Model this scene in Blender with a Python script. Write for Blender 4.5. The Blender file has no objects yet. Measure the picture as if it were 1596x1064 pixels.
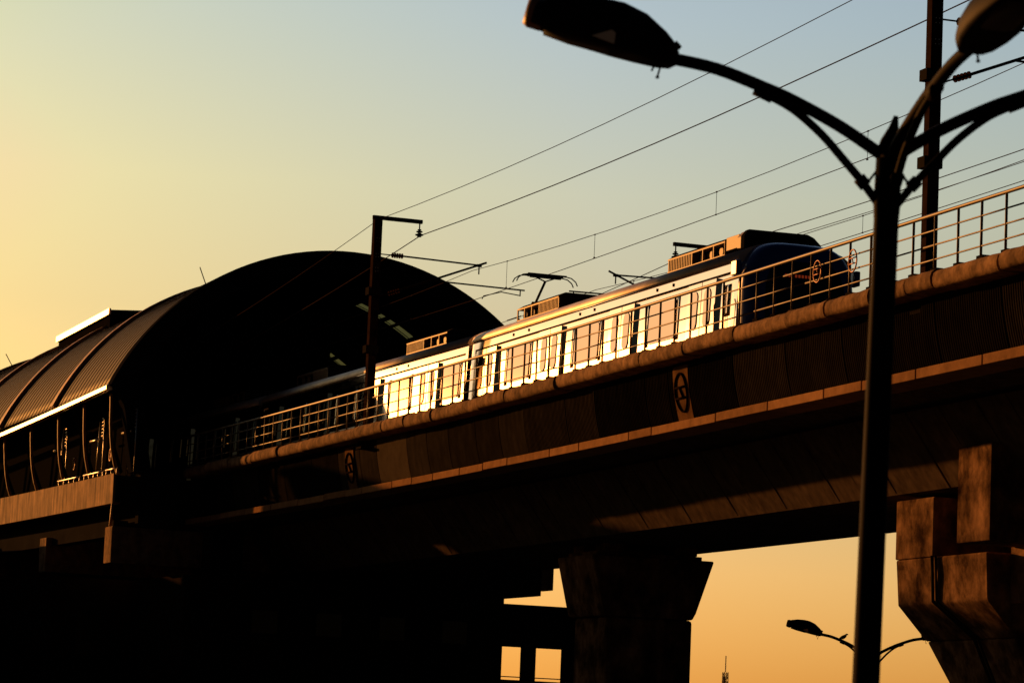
import bpy, math, random
from math import sin, cos, pi, radians, sqrt, atan2, hypot
from mathutils import Vector, Matrix
random.seed(7)
sc = bpy.context.scene
COL = sc.collection

# ------------------------------------------------------------------ camera
YAW, PITCH, ROLL = 0.33040565, 0.12682634, 0.0423088
fwd = Vector((-cos(YAW)*cos(PITCH), sin(YAW)*cos(PITCH), sin(PITCH)))
rt0 = Vector((sin(YAW), cos(YAW), 0)); up0 = rt0.cross(fwd)
rt = cos(ROLL)*rt0 + sin(ROLL)*up0; up = -sin(ROLL)*rt0 + cos(ROLL)*up0
cd = bpy.data.cameras.new('camera'); cam = bpy.data.objects.new('camera', cd); COL.objects.link(cam)
cam.matrix_world = Matrix(((rt.x, up.x, -fwd.x, 0), (rt.y, up.y, -fwd.y, 0), (rt.z, up.z, -fwd.z, 1.6), (0, 0, 0, 1)))
cd.sensor_width = 36; cd.lens = 114.21; cd.clip_end = 6000
cd.dof.use_dof = True; cd.dof.focus_distance = 82; cd.dof.aperture_fstop = 4.5
sc.camera = cam

# ------------------------------------------------------------------ sky, sun, exposure
SUN_AZ, SUN_EL = radians(21.0), radians(7.7)       # measured from the viaduct's receding direction, towards the camera's side
sdir = Vector((-cos(SUN_AZ)*cos(SUN_EL), -sin(SUN_AZ)*cos(SUN_EL), sin(SUN_EL)))
w = bpy.data.worlds.new('World'); sc.world = w; w.use_nodes = True
n, l = w.node_tree.nodes, w.node_tree.links
sky = n.new('ShaderNodeTexSky'); sky.sky_type = 'NISHITA'; sky.sun_disc = False
sky.sun_elevation = SUN_EL; sky.sun_rotation = atan2(sdir.x, sdir.y)
sky.dust_density = 1.0; sky.air_density = 1.0; sky.ozone_density = 1.0
tc = n.new('ShaderNodeTexCoord'); dt = n.new('ShaderNodeVectorMath'); dt.operation = 'DOT_PRODUCT'
l.new(tc.outputs['Generated'], dt.inputs[0]); dt.inputs[1].default_value = (-cos(0.08), sin(0.08), 0.0)
mr = n.new('ShaderNodeMapRange'); mr.interpolation_type = 'SMOOTHSTEP'
mr.inputs[1].default_value = 0.45; mr.inputs[2].default_value = 0.87; mr.inputs[3].default_value = 0.025; mr.inputs[4].default_value = 1.0
l.new(dt.outputs['Value'], mr.inputs[0])
mx = n.new('ShaderNodeVectorMath'); mx.operation = 'SCALE'
l.new(sky.outputs[0], mx.inputs[0]); l.new(mr.outputs[0], mx.inputs['Scale'])
tint = n.new('ShaderNodeVectorMath'); tint.operation = 'MULTIPLY'; sep = n.new('ShaderNodeSeparateXYZ'); l.new(tc.outputs['Generated'], sep.inputs[0])
rp = n.new('ShaderNodeValToRGB'); er = rp.color_ramp; l.new(sep.outputs['Z'], rp.inputs[0])     # dusty orange horizon to clear blue above
for i, (z_, c_) in enumerate(((0.0, (0.72, .46, .22)), (0.026, (0.77, .50, .25)), (0.058, (0.93, .63, .36)), (0.132, (.89, .73, .53)), (0.172, (1.0, .90, .68)), (0.225, (.93, .95, .90)), (.35, (.8, .9, 1.0)))):
    e_ = er.elements[i] if i < 2 else er.elements.new(z_)
    e_.position = z_; e_.color = (*c_, 1)
d2 = n.new('ShaderNodeVectorMath'); d2.operation = 'DOT_PRODUCT'; l.new(tc.outputs['Generated'], d2.inputs[0]); d2.inputs[1].default_value = (-cos(SUN_AZ), -sin(SUN_AZ), 0)
m2 = n.new('ShaderNodeMapRange'); m2.inputs[1].default_value = 0.74; m2.inputs[2].default_value = 0.88; l.new(d2.outputs['Value'], m2.inputs[0])
wm = n.new('ShaderNodeMix'); wm.data_type = 'RGBA'; l.new(m2.outputs[0], wm.inputs['Factor'])
wm.inputs[6].default_value = (1.02, .98, 1.06, 1); wm.inputs[7].default_value = (1.06, .97, .68, 1)
l.new(rp.outputs[0], tint.inputs[1])
l.new(mx.outputs[0], tint.inputs[0])
mn = n.new('ShaderNodeVectorMath'); mn.operation = 'MINIMUM'; mn.inputs[1].default_value = (6.7, 5.05, 4.0)   # soft cap on the haze glow round the sun
l.new(tint.outputs[0], mn.inputs[0])
wv = n.new('ShaderNodeVectorMath'); wv.operation = 'MULTIPLY'; l.new(mn.outputs[0], wv.inputs[0]); l.new(wm.outputs[2], wv.inputs[1])
bg = n['Background']; bg.inputs[1].default_value = 0.15; l.new(wv.outputs[0], bg.inputs[0])
sd = bpy.data.lights.new('sun', 'SUN'); sd.energy = 5.0; sd.angle = radians(0.5); sd.color = (1.0, 0.36, 0.07)
sun = bpy.data.objects.new('sun', sd); COL.objects.link(sun)
sun.rotation_euler = sdir.to_track_quat('Z', 'Y').to_euler()
sc.view_settings.view_transform = 'Standard'; sc.view_settings.look = 'None'
sc.view_settings.exposure = 0.0; sc.view_settings.gamma = 1; sc.view_settings.use_curve_mapping = False

sc.cycles.sample_clamp_direct = 6.0

# ------------------------------------------------------------------ materials
def mat(name, col, rough=0.8, metal=0.0, var=0.0, scale=3.0, bump=0.0, bscale=20.0, spec=0.5, streak=0.0, rnd=0.0, emit=None, coat=0.0, stain=0.0):
    m = bpy.data.materials.new(name); m.use_nodes = True
    N, L = m.node_tree.nodes, m.node_tree.links
    b = N['Principled BSDF']
    b.inputs['Base Color'].default_value = (*col, 1); b.inputs['Roughness'].default_value = rough
    b.inputs['Metallic'].default_value = metal; b.inputs['Specular IOR Level'].default_value = spec
    if coat: b.inputs['Coat Weight'].default_value = coat
    if emit: b.inputs['Emission Color'].default_value = (*emit[0], 1); b.inputs['Emission Strength'].default_value = emit[1]
    geo = N.new('ShaderNodeNewGeometry')
    cur = None
    if var or streak or rnd:
        rgb = N.new('ShaderNodeRGB'); rgb.outputs[0].default_value = (*col, 1); cur = rgb.outputs[0]
        def mul(cur, fac, lo, hi):
            r = N.new('ShaderNodeMapRange'); r.inputs[1].default_value = 0.3; r.inputs[2].default_value = 0.7
            r.inputs[3].default_value = lo; r.inputs[4].default_value = hi; L.new(fac, r.inputs[0])
            v = N.new('ShaderNodeVectorMath'); v.operation = 'SCALE'; L.new(cur, v.inputs[0]); L.new(r.outputs[0], v.inputs['Scale']); return v.outputs[0]
        if var:
            t = N.new('ShaderNodeTexNoise'); t.inputs['Scale'].default_value = scale; t.inputs['Detail'].default_value = 8; t.inputs['Roughness'].default_value = 0.65
            L.new(geo.outputs['Position'], t.inputs['Vector']); cur = mul(cur, t.outputs['Fac'], 1-var, 1+var*0.6)
        if stain:        # dark blotches and drips with edges of their own
            mp = N.new('ShaderNodeMapping'); mp.inputs['Scale'].default_value = (1.0, 1.0, 0.8); L.new(geo.outputs['Position'], mp.inputs['Vector'])
            t = N.new('ShaderNodeTexNoise'); t.inputs['Scale'].default_value = 1.5; t.inputs['Detail'].default_value = 14; t.inputs['Roughness'].default_value = 0.68
            L.new(mp.outputs[0], t.inputs['Vector'])
            r = N.new('ShaderNodeMapRange'); r.inputs[1].default_value = 0.40; r.inputs[2].default_value = 0.62; r.inputs[3].default_value = 1-stain; r.inputs[4].default_value = 1.0
            L.new(t.outputs['Fac'], r.inputs[0])
            v = N.new('ShaderNodeVectorMath'); v.operation = 'SCALE'; L.new(cur, v.inputs[0]); L.new(r.outputs[0], v.inputs['Scale']); cur = v.outputs[0]
        if streak:
            mp = N.new('ShaderNodeMapping'); mp.inputs['Scale'].default_value = (3.2, 3.2, 0.5); L.new(geo.outputs['Position'], mp.inputs['Vector'])
            t = N.new('ShaderNodeTexNoise'); t.inputs['Scale'].default_value = 1.3; t.inputs['Detail'].default_value = 6
            L.new(mp.outputs[0], t.inputs['Vector']); cur = mul(cur, t.outputs['Fac'], 1-streak, 1+streak*0.5)
        if rnd:
            oi = N.new('ShaderNodeObjectInfo'); r = N.new('ShaderNodeMapRange'); r.inputs[3].default_value = 1-rnd; r.inputs[4].default_value = 1+rnd
            L.new(oi.outputs['Random'], r.inputs[0])
            v = N.new('ShaderNodeVectorMath'); v.operation = 'SCALE'; L.new(cur, v.inputs[0]); L.new(r.outputs[0], v.inputs['Scale']); cur = v.outputs[0]
        L.new(cur, b.inputs['Base Color'])
    if bump:
        t = N.new('ShaderNodeTexNoise'); t.inputs['Scale'].default_value = bscale; t.inputs['Detail'].default_value = 6
        L.new(geo.outputs['Position'], t.inputs['Vector'])
        bp = N.new('ShaderNodeBump'); bp.inputs['Strength'].default_value = bump; bp.inputs['Distance'].default_value = 0.02
        L.new(t.outputs['Fac'], bp.inputs['Height']); L.new(bp.outputs[0], b.inputs['Normal'])
    return m
M = {}
M['coping'] = mat('weathered_concrete', (0.32, 0.20, 0.115), 0.9, var=0.65, scale=3.2, bump=0.7, bscale=9, streak=0.4, rnd=0.12, spec=0.02)
M['lip'] = mat('panel_lip_concrete', (0.35, 0.20, 0.105), 0.9, var=0.3, scale=2.5, bump=0.4, bscale=14, rnd=0.2, spec=0.0)
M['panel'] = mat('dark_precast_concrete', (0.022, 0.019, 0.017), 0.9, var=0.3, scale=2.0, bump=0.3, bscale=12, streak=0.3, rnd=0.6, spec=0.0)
M['panel_new'] = mat('newer_grey_panel', (0.075, 0.062, 0.05), 0.9, spec=0.0, var=0.25, scale=2.0)
M['girder'] = mat('girder_concrete', (0.10, 0.075, 0.06), 0.95, var=0.35, scale=0.9, bump=0.4, bscale=6, streak=0.4, spec=0.0)
M['pier'] = mat('stained_pier_concrete', (0.30, 0.18, 0.11), 0.95, stain=0.8, var=0.8, scale=1.1, bump=0.6, bscale=5, streak=0.3, spec=0.0)
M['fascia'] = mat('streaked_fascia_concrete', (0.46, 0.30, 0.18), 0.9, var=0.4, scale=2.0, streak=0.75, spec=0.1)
M['darkc'] = mat('dark_concrete', (0.03, 0.029, 0.03), 0.95, var=0.3, scale=1.0, spec=0.0)  # even near-black base colour with slight random variation
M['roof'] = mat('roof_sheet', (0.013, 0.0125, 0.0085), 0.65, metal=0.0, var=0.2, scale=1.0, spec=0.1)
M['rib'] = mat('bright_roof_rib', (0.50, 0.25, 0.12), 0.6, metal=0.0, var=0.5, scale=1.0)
M['rimm'] = mat('dark_painted_steel', (0.014, 0.015, 0.02), 0.6, spec=0.0)
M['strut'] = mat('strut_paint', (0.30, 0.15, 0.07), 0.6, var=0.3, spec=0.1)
M['alu'] = mat('polished_aluminium', (0.85, 0.82, 0.76), 0.32, metal=1.0, var=0.08, scale=2)
M['box'] = mat('ventilator_sheet', (0.012, 0.011, 0.010), 0.8, spec=0.0, var=0.2)
M['rail'] = mat('galvanised_railing', (0.13, 0.10, 0.06), 0.55, metal=0.0, var=0.35, scale=5)
M['steel'] = mat('rusty_mast_steel', (0.035, 0.02, 0.015), 0.7, metal=0.0, var=0.4, scale=4, spec=0.0)
M['blackm'] = mat('black_fittings', (0.025, 0.022, 0.02), 0.6, spec=0.0)
M['wire'] = mat('oxidised_wire', (0.06, 0.04, 0.03), 0.7, spec=0.0)
M['porc'] = mat('brown_insulator', (0.035, 0.016, 0.008), 0.75, spec=0.0)
M['pole'] = mat('dark_lamp_paint', (0.005, 0.0038, 0.0032), 0.7, spec=0.02, var=0.2)
M['head'] = mat('lamp_head_paint', (0.010, 0.010, 0.014), 0.6, spec=0.02)
M['tipr'] = mat('lamp_tip_plastic', (0.26, 0.15, 0.085), 0.5)
M['lens'] = mat('lamp_lens', (0.015, 0.012, 0.010), 0.35, spec=0.2)
M['refl'] = mat('lamp_reflector', (0.9, 0.75, 0.55), 0.35, metal=0.6)
M['steelcar'] = mat('brushed_stainless', (0.95, 0.90, 0.84), 0.052, metal=1.0, var=0.06, scale=1.3, bump=0.03, bscale=1.1)
M['doorst'] = mat('door_stainless', (0.88, 0.84, 0.78), 0.062, metal=1.0, var=0.05, scale=1.0)
M['carroof'] = mat('car_roof_steel', (0.80, 0.70, 0.60), 0.62, metal=0.75, var=0.25, scale=1.5)
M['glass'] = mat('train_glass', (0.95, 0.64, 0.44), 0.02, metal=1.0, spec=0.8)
M['black'] = mat('black_rubber', (0.012, 0.012, 0.012), 0.7, spec=0.0)
M['blue'] = mat('blue_cab_paint', (0.022, 0.065, 0.38), 0.35, spec=0.5, coat=0.3)
M['wind'] = mat('windscreen_glass', (0.006, 0.006, 0.01), 0.12, spec=0.4)
M['led'] = mat('red_led', (0.3, 0.02, 0.01), 0.5, emit=((1, 0.12, 0.03), 0.12))
M['acb'] = mat('ac_unit_panel', (0.26, 0.18, 0.12), 0.6, metal=0.0, var=0.2)
M['emb'] = mat('emblem_red_paint', (0.35, 0.10, 0.05), 0.5, metal=0.2)
M['embd'] = mat('emblem_dark_paint', (0.012, 0.008, 0.007), 0.9, spec=0.0)
M['plate'] = mat('emblem_plate_render', (0.17, 0.095, 0.05), 0.9, spec=0.0, var=0.5, scale=2.5)
M['wall'] = mat('dark_plaster', (0.025, 0.02, 0.018), 0.9, var=0.25, spec=0.0)
M['pane'] = mat('dark_window_pane', (0.02, 0.02, 0.025), 0.15)
M['asphalt'] = mat('asphalt', (0.05, 0.05, 0.05), 0.9, var=0.3, scale=2, spec=0.0)
M['soil'] = mat('dusty_ground', (0.10, 0.08, 0.06), 0.95, var=0.4, scale=0.3, spec=0.0)
M['kerb'] = mat('kerb_concrete', (0.25, 0.24, 0.22), 0.9, var=0.3, spec=0.0)
M['paint'] = mat('road_paint', (0.6, 0.6, 0.58), 0.8, var=0.2)
M['sky'] = mat('skylight_sheet', (0.3, 0.3, 0.25), 0.6)
_n = M['sky'].node_tree; _t = _n.nodes.new('ShaderNodeBsdfTransparent'); _t.inputs[0].default_value = (.27, .29, .22, 1); _n.links.new(_t.outputs[0], _n.nodes['Material Output'].inputs[0])
M['bird'] = mat('pigeon_feathers', (0.07, 0.07, 0.08), 0.8)

# ------------------------------------------------------------------ the viaduct's line: straight, then a gentle curve
KC, S0, YC = 0.0013367, -72.5, 39.0
def PT(s, lat, z=0.0):
    if s >= S0: return Vector((s, lat, z))
    a = (S0-s)*KC; R = 1/KC
    return Vector((S0-R*sin(a)-sin(a)*(lat-YC), YC-R*(1-cos(a))+cos(a)*(lat-YC), z))
def heading(s): return max(0.0, (S0-s)*KC)
def srange(a, b, step=4.0):
    k = max(1, int(math.ceil(abs(b-a)/step))); return [a+(b-a)*i/k for i in range(k+1)]

def warp(y, z): return y-math.copysign(.031*max(0, min(z, 3.55)-1.0)+.012*max(0, min(z, 3.55)-2.1)**2, y)
class MB:
    def __init__(s): s.v = []; s.f = []; s.sm = []
    def add(s, vs, fs, smooth=False):
        o = len(s.v); s.v += [Vector(v) for v in vs]; s.f += [tuple(i+o for i in f) for f in fs]; s.sm += [smooth]*len(fs); return s
    def loft(s, rings, caps=True, closed=True, smooth=False):
        k = len(rings[0]); vs = [p for r in rings for p in r]; fs = []
        for i in range(len(rings)-1):
            for j in range(k if closed else k-1):
                a, b = i*k+j, i*k+(j+1) % k; fs.append((a, b, b+k, a+k))
        s.add(vs, fs, smooth)
        if caps and closed:
            s.add(rings[0], [tuple(range(k))[::-1]]); s.add(rings[-1], [tuple(range(k))])
        return s
    def box(s, a, b):
        (x0, y0, z0), (x1, y1, z1) = a, b
        return s.loft([[(x, y0, z0), (x, y1, z0), (x, y1, z1), (x, y0, z1)] for x in (x0, x1)])
    def sbox(s, x0, x1, ya, yb, z0, z1, k=8):      # box on the car's side, following its slight tumblehome
        zz = [z0+(z1-z0)*i/k for i in range(k+1)]
        return s.loft([[(x0, warp(ya, z), z), (x1, warp(ya, z), z), (x1, warp(yb, z), z), (x0, warp(yb, z), z)] for z in zz], True, True, True)
    def pbox(s, s0, s1, l0, l1, z0, z1, step=4.0):     # box in path coordinates
        return s.sweep([(l0, z0), (l1, z0), (l1, z1), (l0, z1)], srange(s0, s1, step))
    def sweep(s, prof, ss, caps=True, smooth=False, closed=True):
        return s.loft([[PT(q, a, z) for a, z in prof] for q in ss], caps, closed, smooth)
    def tube(s, pts, r, k=8, caps=True):
        pts = [Vector(p) for p in pts]; rr = r if isinstance(r, (list, tuple)) else [r]*len(pts); rings = []
        for i, p in enumerate(pts):
            d = (pts[min(i+1, len(pts)-1)]-pts[max(i-1, 0)]).normalized()
            u = d.cross(Vector((0, 0, 1)))
            if u.length < 1e-3: u = Vector((1, 0, 0))
            u.normalize(); v = u.cross(d)
            rings.append([p+rr[i]*(cos(2*pi*j/k)*u+sin(2*pi*j/k)*v) for j in range(k)])
        return s.loft(rings, caps, True, k > 5)
    def bar(s, a, b, wu, wv, ref=Vector((0, 0, 1))):     # rectangular bar
        a, b = Vector(a), Vector(b); d = (b-a).normalized(); u = d.cross(ref)
        if u.length < 1e-3: u = d.cross(Vector((1, 0, 0)))
        u.normalize(); v = u.cross(d)
        q = [(-wu/2, -wv/2), (wu/2, -wv/2), (wu/2, wv/2), (-wu/2, wv/2)]
        return s.loft([[p+u*x+v*y for x, y in q] for p in (a, b)])
    def grid(s, rows, smooth=True):
        return s.loft(rows, False, False, smooth)
    def build(s, name, m, parent=None, org=None, bevel=0.0, thick=0.0, merge=True, sharp=False):
        if org is None: org = parent['_o'] if parent is not None and '_o' in parent else (0, 0, 0)
        o0 = Vector(org)
        me = bpy.data.meshes.new(name); me.from_pydata([v-o0 for v in s.v], [], s.f); me.materials.append(m)
        for p, q in zip(me.polygons, s.sm): p.use_smooth = q
        me.validate(); me.update()
        import bmesh
        bm = bmesh.new(); bm.from_mesh(me); 
        if merge: bmesh.ops.remove_doubles(bm, verts=bm.verts, dist=1e-5)
        bmesh.ops.recalc_face_normals(bm, faces=bm.faces); bm.to_mesh(me); bm.free()
        if sharp: me.set_sharp_from_angle(angle=radians(25))
        o = bpy.data.objects.new(name, me); COL.objects.link(o)
        if parent is not None: o.parent = parent
        else: o.location = o0
        if thick: q = o.modifiers.new('solid', 'SOLIDIFY'); q.thickness = thick; q.offset = 0
        if bevel: q = o.modifiers.new('bevel', 'BEVEL'); q.width = bevel; q.segments = 2; q.limit_method = 'ANGLE'
        return o
ORG = []
def thing(name, label, cat, loc=(0, 0, 0), group=None):
    o = bpy.data.objects.new(name, None); COL.objects.link(o); o.location = loc; o.empty_display_size = 0.3
    o['label'] = label; o['category'] = cat; o['_o'] = list(loc); ORG.append(o)
    if group: o['group'] = group
    return o
def tag(o, label=None, cat=None, group=None, kind=None):
    for k, v in (('label', label), ('category', cat), ('group', group), ('kind', kind)):
        if v: o[k] = v
    return o
def copy_tree(o, parent=None):
    c = o.copy(); COL.objects.link(c)
    if parent is not None: c.parent = parent
    for ch in list(o.children): copy_tree(ch, c)
    return c

# ------------------------------------------------------------------ ground and road
g = MB(); N_ = 24
g.add([(-3000, -3000, 0), (3000, -3000, 0), (3000, 3000, 0), (-3000, 3000, 0)], [(0, 1, 2, 3)])
tag(g.build('ground', M['soil']), kind='structure')
tag(MB().pbox(60, -300, 12, 31, -0.2, 0.012, 8).build('road', M['asphalt']), kind='structure')
tag(MB().pbox(60, -300, 39.4, 56, -0.2, 0.012, 8).build('road', M['asphalt']), kind='structure')
tag(MB().pbox(60, -300, 31, 39.4, -0.2, 0.14, 8).build('median', M['kerb']), kind='structure')
tag(MB().pbox(60, -300, 8.5, 12, -0.2, 0.14, 8).build('pavement', M['kerb']), kind='structure')
pm = MB()
for i in range(40): pm.pbox(50-8*i, 47-8*i, 21.3, 21.45, 0.01, 0.018)
tag(pm.build('road_marking', M['paint']), kind='structure')

# ------------------------------------------------------------------ viaduct
via = thing('elevated_viaduct', 'long dark concrete rail viaduct curving into the arched station', 'viaduct', PT(-80, 34.9, 0))
SA, SB = -20.0, -117.4
MB().sweep([(29.76, 9.75), (32.0, 9.45), (37.8, 9.45), (40.45, 9.75), (40.45, 10.05), (29.76, 10.05)], srange(SA, -190, 4)).build('deck_slab', M['girder'], via)
PIERS = [-43.0, -64.2, -89.4, -113.0]
spans = [(SA, -42.95), (-43.05, -64.15), (-64.25, -89.4), (-89.5, -113.0), (-113.1, -150)]
for a, b in spans:
    prof = [(32.35, 7.86), (37.45, 7.86), (38.6, 9.44), (31.2, 9.44)]
    jb = MB().sweep(prof, srange(a, b, 3))
    q = a-2.6                                      # segment joints on the web: shallow ridges
    while q > b+1:
        jb.sweep([(32.31, 7.9), (32.36, 7.9), (31.24, 9.43), (31.16, 9.43)], [q, q-0.09]); q -= 3.05
        jb.sweep([(32.325, 7.9), (32.36, 7.9), (31.24, 9.43), (31.175, 9.43)], [q+1.35, q+1.17])
    jb.build('box_girder', M['girder'], via)
for lt in (31.9, 33.3, 36.15, 37.55):
    MB().sweep([(lt-.035, 10.3), (lt+.035, 10.3), (lt+.035, 10.47), (lt-.035, 10.47)], srange(SA, -190, 3)).build('running_rail', M['steel'], via)
MB().sweep([(30.9, 10.052), (38.9, 10.052), (38.6, 10.29), (31.2, 10.29)], srange(SA, -190, 4)).build('track_bed', M['darkc'], via)
# far parapet
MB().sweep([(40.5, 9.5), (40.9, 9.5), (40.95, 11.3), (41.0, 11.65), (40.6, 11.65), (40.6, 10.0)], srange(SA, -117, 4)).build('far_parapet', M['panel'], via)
# near coping, in cast lengths
cj = [-20, -24.2, -28.1, -32.3, -36, -39.5, -43.6, -47.2, -50.4, -53.1, -55.35, -58.25, -59.45, -61.05, -63.3, -65.35, -68.3, -71.35, -74.2, -76.9, -80.3, -81.85, -84.3, -86.6, -90.65, -93.1, -95.2, -98.0, -101.0, -103.4, -106.2, -109.1, -111.8, -114.6, -117.3]
def coping_prof(dl, dz):
    c = [(29.6, 11.64), (29.02, 11.65), (28.87, 11.63), (28.795, 11.57), (28.765, 11.46), (28.775, 11.35), (28.81, 11.275), (28.90, 11.25), (29.6, 11.245)]
    return [(a+dl, z+dz) for a, z in c]
for a, b in zip(cj[:-1], cj[1:]):
    gap = random.choice([0.03, 0.06, 0.04, 0.14]); dl, dz = random.uniform(-.035, .03), random.uniform(-.02, .02)
    m = MB(); ss = srange(a-gap/2, b+gap/2, 0.35); rings = []
    for q in ss:
        j = random.uniform(-.013, .013); j2 = random.uniform(-.016, .006); rings.append([PT(q, x+j, z+(j2 if z > 11.5 else j*.5)) for x, z in coping_prof(dl, dz)])
    m.loft(rings, True, True, True).build('coping', M['coping'], via, merge=False)
# near parapet panels
fj = [-20, -23, -26, -29, -32, -35, -38.2, -41.3, -44.4, -47.6, -50.5, -53.3, -56.2, -59.1, -61.65, -63.55, -66.55, -69.55, -73.6, -75.15, -78.7, -80.9, -84.25, -86.25, -88.25, -90.6, -92.55, -94.4, -97.3, -99.0, -101.2, -104, -107, -110, -113, -115.2, -117.3]
def panel_prof(t): # t 0 top .. 1 bottom
    return 29.33+0.27*t**1.8, 11.24-1.52*t
for i, (a, b) in enumerate(zip(fj[:-1], fj[1:])):
    ribbed = a > -84; a2, b2 = a-.025, b+.025
    m = MB(); rows = []; ss = []
    if ribbed:
        per = 0.095; k = int((a2-b2)/per)
        for q in range(k):
            s0 = a2-(a2-b2)*q/k; dd = (a2-b2)/k
            ss += [(s0, 0), (s0-dd*.35, 0), (s0-dd*.45, .022), (s0-dd*.9, .022)]
        ss.append((b2, 0))
    else: ss = [(q, 0) for q in srange(a2, b2, .5)]
    T = [j/8 for j in range(9)]
    for s_, d_ in ss:
        pr = [(panel_prof(t)[0]-d_, panel_prof(t)[1]) for t in T]
        rows.append([PT(s_, x, z) for x, z in pr]+[PT(s_, 29.75, 9.72), PT(s_, 29.75, 11.24)])
    m.loft(rows, True, True)
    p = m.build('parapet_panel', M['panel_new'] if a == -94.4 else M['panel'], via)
    lip = MB(); dz = random.uniform(-.012, .012)
    lip.sweep([(28.93, 9.51+dz), (29.75, 9.51+dz), (29.75, 9.715), (28.93, 9.715+dz)], [a2, (a2+b2)/2, b2])
    lip.build('bottom_lip', M['lip'], p, org=PT(-80, 34.9, 0), bevel=0.012)
    for es in (-72.78, -99.95):
        if a > es > b:
            W_ = 0.48 if es > -80 else 0.42; hi = .05; lo = .98
            e = MB(); rows = []
            for s_ in (es+W_, es, es-W_):
                rows.append([PT(s_, panel_prof(hi+(lo-hi)*t)[0]-.035, panel_prof(hi+(lo-hi)*t)[1]) for t in T]+[PT(s_, panel_prof(hi+(lo-hi)*t)[0]+.01, panel_prof(hi+(lo-hi)*t)[1]) for t in T[::-1]])
            e.loft(rows); e.build('emblem_plate', M['plate'], p, org=PT(-80, 34.9, 0))
            e = MB(); R_ = 0.46
            def ep(u, v):  # u along s, v up
                z = 10.52+v; t = max(0, min(1, (11.24-z)/1.52)); return PT(es-u*0.92, panel_prof(t)[0]-.05, z)
            e.tube([ep(R_*0.86*cos(2*pi*k/32), R_*sin(2*pi*k/32)) for k in range(33)], .03, 6)
            for v in (.13, -.13): e.tube([ep(-.38, v), ep(0, v), ep(.38, v)], .028, 6)
            e.tube([ep(-.10, -.13), ep(.10, .13)], .028, 6)
            e.build('emblem', M['embd'], p, org=PT(-80, 34.9, 0))

# ------------------------------------------------------------------ parapet railing
D = 28.98; ZT = 12.80
rl = thing('parapet_railing', 'metal pipe railing with four rails along the coping in front of the train', 'railing', PT(-80, D, 11.65))
MB().tube([PT(s, D, ZT) for s in srange(-40, -118.5, 2)], .040, 10).build('top_rail', M['rail'], rl)
for z in (12.49, 12.18, 11.87):
    m = MB(); a = -40
    while a > -118:
        b = max(-118.5, a-random.choice([5.8, 6, 7.2])); zz = z+random.uniform(-.012, .012)
        m.tube([PT(s, D, zz) for s in srange(a, b+.02, 2)], .019, 8); a = b
    m.build('mid_rail', M['rail'], rl)
s_ = -40.4; ps = []
while s_ > -118:
    ps.append(s_); s_ -= 1.0+random.uniform(-.03, .03)
for s_ in ps:
    m = MB(); lean = random.uniform(-.012, .012)
    m.tube([PT(s_, D, 11.6), PT(s_-lean, D, ZT-.01)], .029, 8)
    pd = MB().pbox(s_-.14, s_+.12, D-.03, D+.14, 11.63, 11.675+random.uniform(0, .03))
    pass
    po = m.build('post', M['rail'], rl); pd.build('base_pad', M['panel'], po, org=PT(-80, D, 11.65))
for es, m_ in ((-64.05, 'rust'), (-62.25, 'rust')):
    e = MB(); zc = 12.34
    def ep(u, v): return PT(es-u, D-.055, zc+v)
    e.tube([ep(.2*cos(2*pi*k/28), .24*sin(2*pi*k/28)) for k in range(29)], .017, 6)
    for v in (.06, -.06): e.tube([ep(-.18, v), ep(.18, v)], .014, 6)
    e.tube([ep(-.03, -.06), ep(.03, .06)], .014, 6)
    e.build('emblem', M['emb'], rl)

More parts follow.
